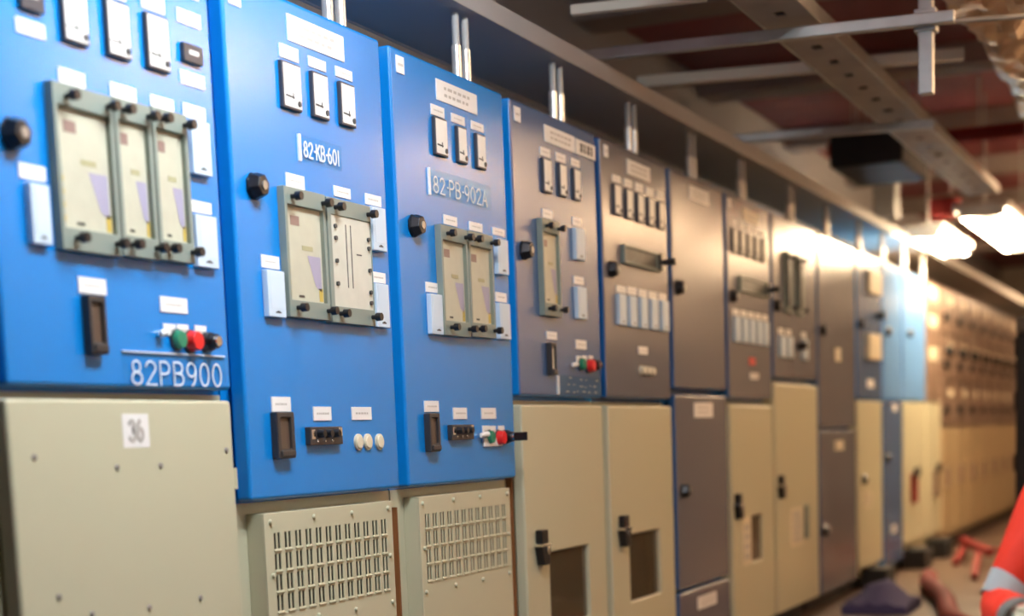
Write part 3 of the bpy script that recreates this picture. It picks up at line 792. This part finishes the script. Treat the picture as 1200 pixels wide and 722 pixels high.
# ceiling clutter far down the aisle
o = MB().box(0, .22, 0, .16, 0, .55).build('ventilation_box', 'duct', None, .01, loc=(10.6, .06, 2.60)); tag(o, 'pale grey upright duct box hanging near the ceiling above the light blue cabinets', 'duct')
o = MB().box(0, .25, 0, .22, 0, .14).build('fire_bell_box', 'redpaint', None, .01, loc=(11.3, -.28, 2.66)); tag(o, 'red box hanging just above the large glaring light', 'box')
o = MB().box(0, .9, 0, .45, 0, .24).build('cable_box', 'dark', None, .01, loc=(8.75, -.33, 2.70))
for x, y in ((.45, .05), (.85, .05), (.45, .4), (.85, .4)): MB().rod((x, y, .23), (x, y, .65), .006, n=8).build('hanger_rod', 'steel', o); tag(o, 'black box slung under the ceiling between cabinets and perforated tray', 'box')
o = MB().rod((0, 0, 0), (0, -1.3, 0), .05, n=14).build('sprinkler_pipe', 'redpaint', None, smooth=True, loc=(9.75, .35, 2.98))
for y in (-.2, -1.0): MB().rod((0, y, .04), (0, y, .37), .008, n=8).build('hanger_rod', 'steel', o)
tag(o, 'red pipe crossing under the ceiling beyond the black slung box', 'pipe')

# ------------------------------------------------------------------ floor clutter
def tube_path(pts, r, n=10):
    mb = MB(); pts = [Vector(p) for p in pts]
    fine = []
    for i in range(len(pts) - 1):
        p0, p1, p2, p3 = pts[max(0, i-1)], pts[i], pts[i+1], pts[min(len(pts)-1, i+2)]
        for s in range(8):
            t = s / 8
            fine.append(.5 * ((2*p1) + (p2-p0)*t + (2*p0-5*p1+4*p2-p3)*t*t + (3*p1-p0-3*p2+p3)*t**3))
    fine.append(pts[-1]); vs = []; fs = []
    for i, p in enumerate(fine):
        d = (fine[min(i+1, len(fine)-1)] - fine[max(0, i-1)]).normalized(); u = d.cross(Vector((0, .3, 1))).normalized(); w = d.cross(u)
        for k in range(n):
            t = 2*math.pi*k/n; vs.append(p + (u*math.cos(t) + w*math.sin(t))*r)
    for i in range(len(fine)-1):
        for k in range(n): fs.append((i*n+k, i*n+(k+1)%n, (i+1)*n+(k+1)%n, (i+1)*n+k))
    fs += [tuple(range(n-1, -1, -1)), tuple(range((len(fine)-1)*n, len(fine)*n))]
    return mb.add(vs, fs)
o = tube_path([(9.5, -.36, .06), (9.1, -.42, .06), (8.6, -.55, .06), (8.1, -.68, .06), (7.6, -.77, .06), (7.0, -.90, .06), (6.4, -1.15, .06)], .058).build('red_hose', 'redpaint', None, smooth=True)
tag(o, 'thick red hose bending down to the floor beside the light blue cabinets', 'hose')
cl = MB(); rnd = random.Random(3); n = 12
vs = [(.5*i/n, .38*j/n, .03 + .14*math.exp(-((i/n-.5)**2 + (j/n-.5)**2)*7) + rnd.uniform(0, .03)) for i in range(n+1) for j in range(n+1)]
vs += [(x, y, 0) for x, y, z in vs]; N = (n+1)**2
fs = [(i*(n+1)+j, (i+1)*(n+1)+j, (i+1)*(n+1)+j+1, i*(n+1)+j+1) for i in range(n) for j in range(n)]
fs += [tuple(N + v for v in reversed(f)) for f in fs]
rim = [i*(n+1) for i in range(n+1)] + [n*(n+1)+j for j in range(1, n+1)] + [i*(n+1)+n for i in range(n-1, -1, -1)] + [j for j in range(n-1, 0, -1)]
fs += [(a, b, b+N, a+N) for a, b in zip(rim, rim[1:] + rim[:1])]
o = cl.add(vs, fs).build('blue_cloth', 'cloth', None, smooth=True, loc=(7.75, -.52, 0)); tag(o, 'dark blue crumpled cloth on the floor next to the red hose', 'cloth')
tr = empty('folding_trestle', (11.6, -.40, 0), 'red folding trestle lying low on the floor far along the aisle', 'trestle')
MB().beam((.6, .22, .12), (-.75, -.18, .12), .06, .06).build('top_bar', 'redpaint', tr, .005)
for a, b in (((-.25, -.04, .10), (-1.7, -.20, .025)), ((.45, .16, .10), (-.55, .10, .025)), ((-.20, -.04, .10), (.55, -.16, .025)), ((.45, .18, .10), (1.0, .26, .025))):
    MB().beam(a, b, .045, .04).build('leg', 'redpaint', tr, .004)

# black case across the aisle, behind the person
bc = empty('equipment_case', (8.0, -1.95, 0), 'tall black equipment case standing behind the orange sleeve at the right edge', 'equipment case')
MB().box(0, .6, 0, .86, .06, 1.58).build('case_body', 'blackcab', bc, .012, 3)
MB().box(-.005, .6, .0, .862, 1.58, 1.67).build('case_lid', 'casetop', bc, .012, 3)
for z in (.45, .80, 1.15, 1.45): MB().rod((.03, .858, z), (.03, .858, z + .10), .014, n=12).build('hinge', 'black', bc, smooth=True)
for x in (.08, .52):
    for y in (.1, .76): MB().rod((x, y, 0), (x, y, .07), .03, n=12).build('foot', 'rubber', bc)

# ------------------------------------------------------------------ the person
def skinned(name, verts, edges, radii, m, parent=None, root=0, sub=2):
    me = bpy.data.meshes.new(name); me.from_pydata(verts, edges, []); o = bpy.data.objects.new(name, me); COL.objects.link(o)
    o.modifiers.new('skin', 'SKIN')
    for k, r in enumerate(radii):
        sv = me.skin_vertices[0].data[k]; rr = r if isinstance(r, tuple) else (r, r); sv.radius = rr; sv.use_root = (k == root)
    s = o.modifiers.new('sub', 'SUBSURF'); s.levels = sub; s.render_levels = sub
    dg = bpy.context.evaluated_depsgraph_get(); ev = bpy.data.meshes.new_from_object(o.evaluated_get(dg))
    o.modifiers.clear(); old = o.data; o.data = ev; bpy.data.meshes.remove(old); ev.name = name
    ev.materials.clear(); ev.materials.append(M[m])
    for p in ev.polygons: p.use_smooth = True; p.material_index = 0
    if parent: o.parent = parent
    return o
PX0, PY0 = 1.99, -2.10       # person's pelvis over the floor
def P(x, y, z): return (x - PX0, y - PY0, z)
pelvis, waist, chest, neck = P(2.02, -2.10, .56), P(2.01, -2.10, .74), P(1.98, -2.10, .98), P(1.955, -2.10, 1.115)
rs, re, rw = P(1.975, -1.900, 1.00), P(1.843, -1.773, .688), P(1.640, -1.838, .690)
ls, le, lw = P(1.955, -2.295, 1.03), P(1.90, -2.38, .76), P(1.70, -2.25, .66)
rh, rk, ra = P(2.02, -2.00, .50), P(1.74, -1.96, .085), P(2.16, -1.97, .075)
lh, lk, la = P(2.02, -2.20, .50), P(1.74, -2.24, .085), P(2.16, -2.23, .075)
head, crown_, = P(1.93, -2.10, 1.225), P(1.94, -2.10, 1.32)
V = [pelvis, waist, chest, neck, head, crown_, rs, re, rw, ls, le, lw, rh, rk, ra, lh, lk, la]
E = [(0,1),(1,2),(2,3),(3,4),(4,5),(2,6),(6,7),(7,8),(2,9),(9,10),(10,11),(0,12),(12,13),(13,14),(0,15),(15,16),(16,17)]
person = skinned('person', V, E, [.11,.10,.12,.050,.085,.075,.055,.038,.028,.055,.038,.028,.075,.05,.04,.075,.05,.04], 'skin')
person.location = (PX0, PY0, 0)
tag(person, 'person in an orange high-visibility jacket kneeling at the right edge, only the gloved arm showing', 'person')
def mid(a, b, t): return tuple(a[k] + (b[k] - a[k]) * t for k in range(3))
V2 = [pelvis, waist, chest, mid(chest, neck, .75), rs, mid(rs, re, .5), re, mid(re, rw, .75), ls, le, mid(le, lw, .8), rh, rk, ra, lh, lk, la]
E2 = [(0,1),(1,2),(2,3),(2,4),(4,5),(5,6),(6,7),(2,8),(8,9),(9,10),(0,11),(11,12),(12,13),(0,14),(14,15),(15,16)]
skinned('jacket_and_trousers', V2, E2, [.165,.150,.175,.085,.088,.072,.060,.050,.088,.060,.048,.110,.080,.062,.110,.080,.062], 'orange', person)
def band_ring(a, b, t0, t1, r0, r1, name, m, tilt=0.0):
    A, B = Vector(a), Vector(b); p0, p1 = A.lerp(B, t0), A.lerp(B, t1); d = (p1 - p0).normalized(); u = d.orthogonal().normalized(); w = d.cross(u)
    n = 28; vs = []
    for p, r in ((p0, r0), (p1, r1), (p1, r1 - .006), (p0, r0 - .006)):
        for k in range(n):
            t = 2*math.pi*k/n; o = (u*math.cos(t) + w*math.sin(t))*r; vs.append(p + o + d*(tilt*o.dot(Vector((.405, -.914, 0)))))
    fs = [(q*n+k, q*n+(k+1)%n, ((q+1)%4)*n+(k+1)%n, ((q+1)%4)*n+k) for q in range(4) for k in range(n)]
    return MB().add(vs, fs).build(name, m, person, smooth=True)
part_label(band_ring(rs, re, .84, .985, .061, .060, 'reflective_band', 'band', .35), 'grey reflective band round the sleeve')
band_ring(ls, le, .70, .88, .074, .072, 'reflective_band', 'band')
def glove(wr, fwd, up, side, name, sgn):
    wr, f, u, s = Vector(wr), Vector(fwd).normalized(), Vector(up).normalized(), Vector(side).normalized()
    V = [wr, wr + f*.045, wr + f*.085]; E = [(0,1),(1,2)]; R = [.030, .036, .036]
    for k, (off, l) in enumerate(((-.030,.066), (-.010,.078), (.011,.073), (.031,.058))):
        b = wr + f*.092 + s*off*1.0; i = len(V)
        V += [b, b + f*l*.45 - u*.008, b + f*l*.70 - u*l*.40, b + f*l*.55 - u*l*.75]; E += [(2,i),(i,i+1),(i+1,i+2),(i+2,i+3)]; R += [.0125,.0115,.0105,.0095]
    i = len(V); b = wr + f*.035 + s*(-sgn)*.034
    V += [b, b + f*.030 + s*(-sgn)*.020 - u*.012, b + f*.060 + s*(-sgn)*.014 - u*.026]; E += [(1,i),(i,i+1),(i+1,i+2)]; R += [.014,.0125,.0105]
    g = skinned(name, [tuple(v) for v in V], E, R, 'glove', person, 0, 2)
    return g
fw = Vector(rw) - Vector(re)
g = glove(mid(re, rw, .86), fw + Vector((0, -.02, .03)), (.1, .15, 1), (0.25, 1, 0), 'work_glove', 1); part_label(g, 'cream work glove on the hand below the sleeve')
band_ring(re, rw, .78, 1.06, .048, .046, 'glove_cuff', 'glovegrey')
g = glove(mid(le, lw, .9), Vector(lw) - Vector(le), (0, 0, 1), (0.1, 1, 0), 'work_glove', -1)
hv = MB(); hc = Vector(head) + Vector((.012, 0, .045)); vs = []; fs = []
for i in range(9):
    for k in range(24):
        t = 2*math.pi*k/24; a = math.pi*(.48 + .16*math.cos(t))*i/8; vs.append((hc.x + .112*math.sin(a)*math.cos(t), hc.y + .100*math.sin(a)*math.sin(t), hc.z + .105*math.cos(a)))
for i in range(8):
    for k in range(24): fs.append((i*24+k, i*24+(k+1)%24, (i+1)*24+(k+1)%24, (i+1)*24+k))
hv.add(vs, fs).build('hair', 'hair', person, smooth=True)
fx = Vector(head)
q = MB().rod(fx + Vector((-.085, 0, .02)), fx + Vector((-.112, 0, -.012)), .010, .017, n=10); q.build('nose', 'skin', person, smooth=True)
q = MB()
for s in (-1, 1): q.rod(fx + Vector((-.078, s*.034, .022)), fx + Vector((-.088, s*.034, .022)), .012, .007, n=10)
q.build('eyes', 'ink', person, smooth=True)
q = MB().box(fx.x - .092, fx.x - .07, fx.y - .024, fx.y + .024, fx.z - .046, fx.z - .038); q.build('mouth', 'brown', person, .002)
for s in (-1, 1): MB().rod(fx + Vector((.005, s*.078, .0)), fx + Vector((.005, s*.095, .0)), .026, .020, n=14).build('ear', 'skin', person, smooth=True)
for a, sy in ((ra, 1), (la, -1)):
    A = Vector(a); MB().box(A.x - .03, A.x + .20, A.y - .045, A.y + .045, .0, .085).build('boot', 'rubber', person, .02, 3)

# ------------------------------------------------------------------ the room
def slab(name, x0, x1, y0, y1, z0, z1, m): return structure(MB().box(x0, x1, y0, y1, z0, z1).build(name, m))
slab('floor', -5, 24, -3.6, 1.4, -.10, 0, 'floor')
slab('ceiling', -5, 24, -3.6, 1.4, CEIL, CEIL + .1, 'ceil')
slab('wall_back', -5, 24, .95, 1.05, 0, CEIL, 'backwall')
slab('wall_right', -5, 24, -3.6, -3.5, 0, CEIL, 'wall')
slab('wall_far', 23.9, 24, -3.5, .95, 0, CEIL, 'wall')
slab('wall_near', -5, -4.9, -3.5, .95, 0, CEIL, 'wall')
for k in range(9):
    x = 2.1 + 2.2 * k
    structure(MB().box(x, x + .30, -3.5, .95, CEIL - .13, CEIL).build(f'trim_{k + 1}', 'beam', None, .01))

# ------------------------------------------------------------------ world, camera, view
wd = bpy.data.worlds.new('World'); scene.world = wd; wd.use_nodes = True
wd.node_tree.nodes['Background'].inputs[0].default_value = (.9, .85, .8, 1); wd.node_tree.nodes['Background'].inputs[1].default_value = .05
yaw, pitch, roll, pcy, f = 1.1532, -.1353, -.0382, 775.18, 1900.0
Fv = Vector((math.sin(yaw)*math.cos(pitch), math.cos(yaw)*math.cos(pitch), math.sin(pitch)))
R0 = Vector((math.cos(yaw), -math.sin(yaw), 0)); U0 = R0.cross(Fv)
Rv = R0*math.cos(roll) + U0*math.sin(roll); Uv = -R0*math.sin(roll) + U0*math.cos(roll)
cam = bpy.data.cameras.new('Camera'); co = bpy.data.objects.new('Camera', cam); COL.objects.link(co)
mw = Matrix((Rv, Uv, -Fv)).transposed().to_4x4(); mw.translation = Vector((-1.6872, -2.2014, 1.0862)); co.matrix_world = mw
cam.sensor_width = 36; cam.lens = f / 1200 * 36; cam.shift_y = (pcy - 361) / 1200; cam.clip_start = .05
cam.dof.use_dof = True; cam.dof.focus_distance = 4.6; cam.dof.aperture_fstop = 1.5
scene.camera = co
vs_ = scene.view_settings; scene.display_settings.display_device = 'sRGB'
vs_.view_transform = 'Standard'; vs_.look = 'None'; vs_.exposure = 0.0; vs_.gamma = 1.0; vs_.use_curve_mapping = False
scene.cycles.use_denoising = True
scene.cycles.max_bounces = 10
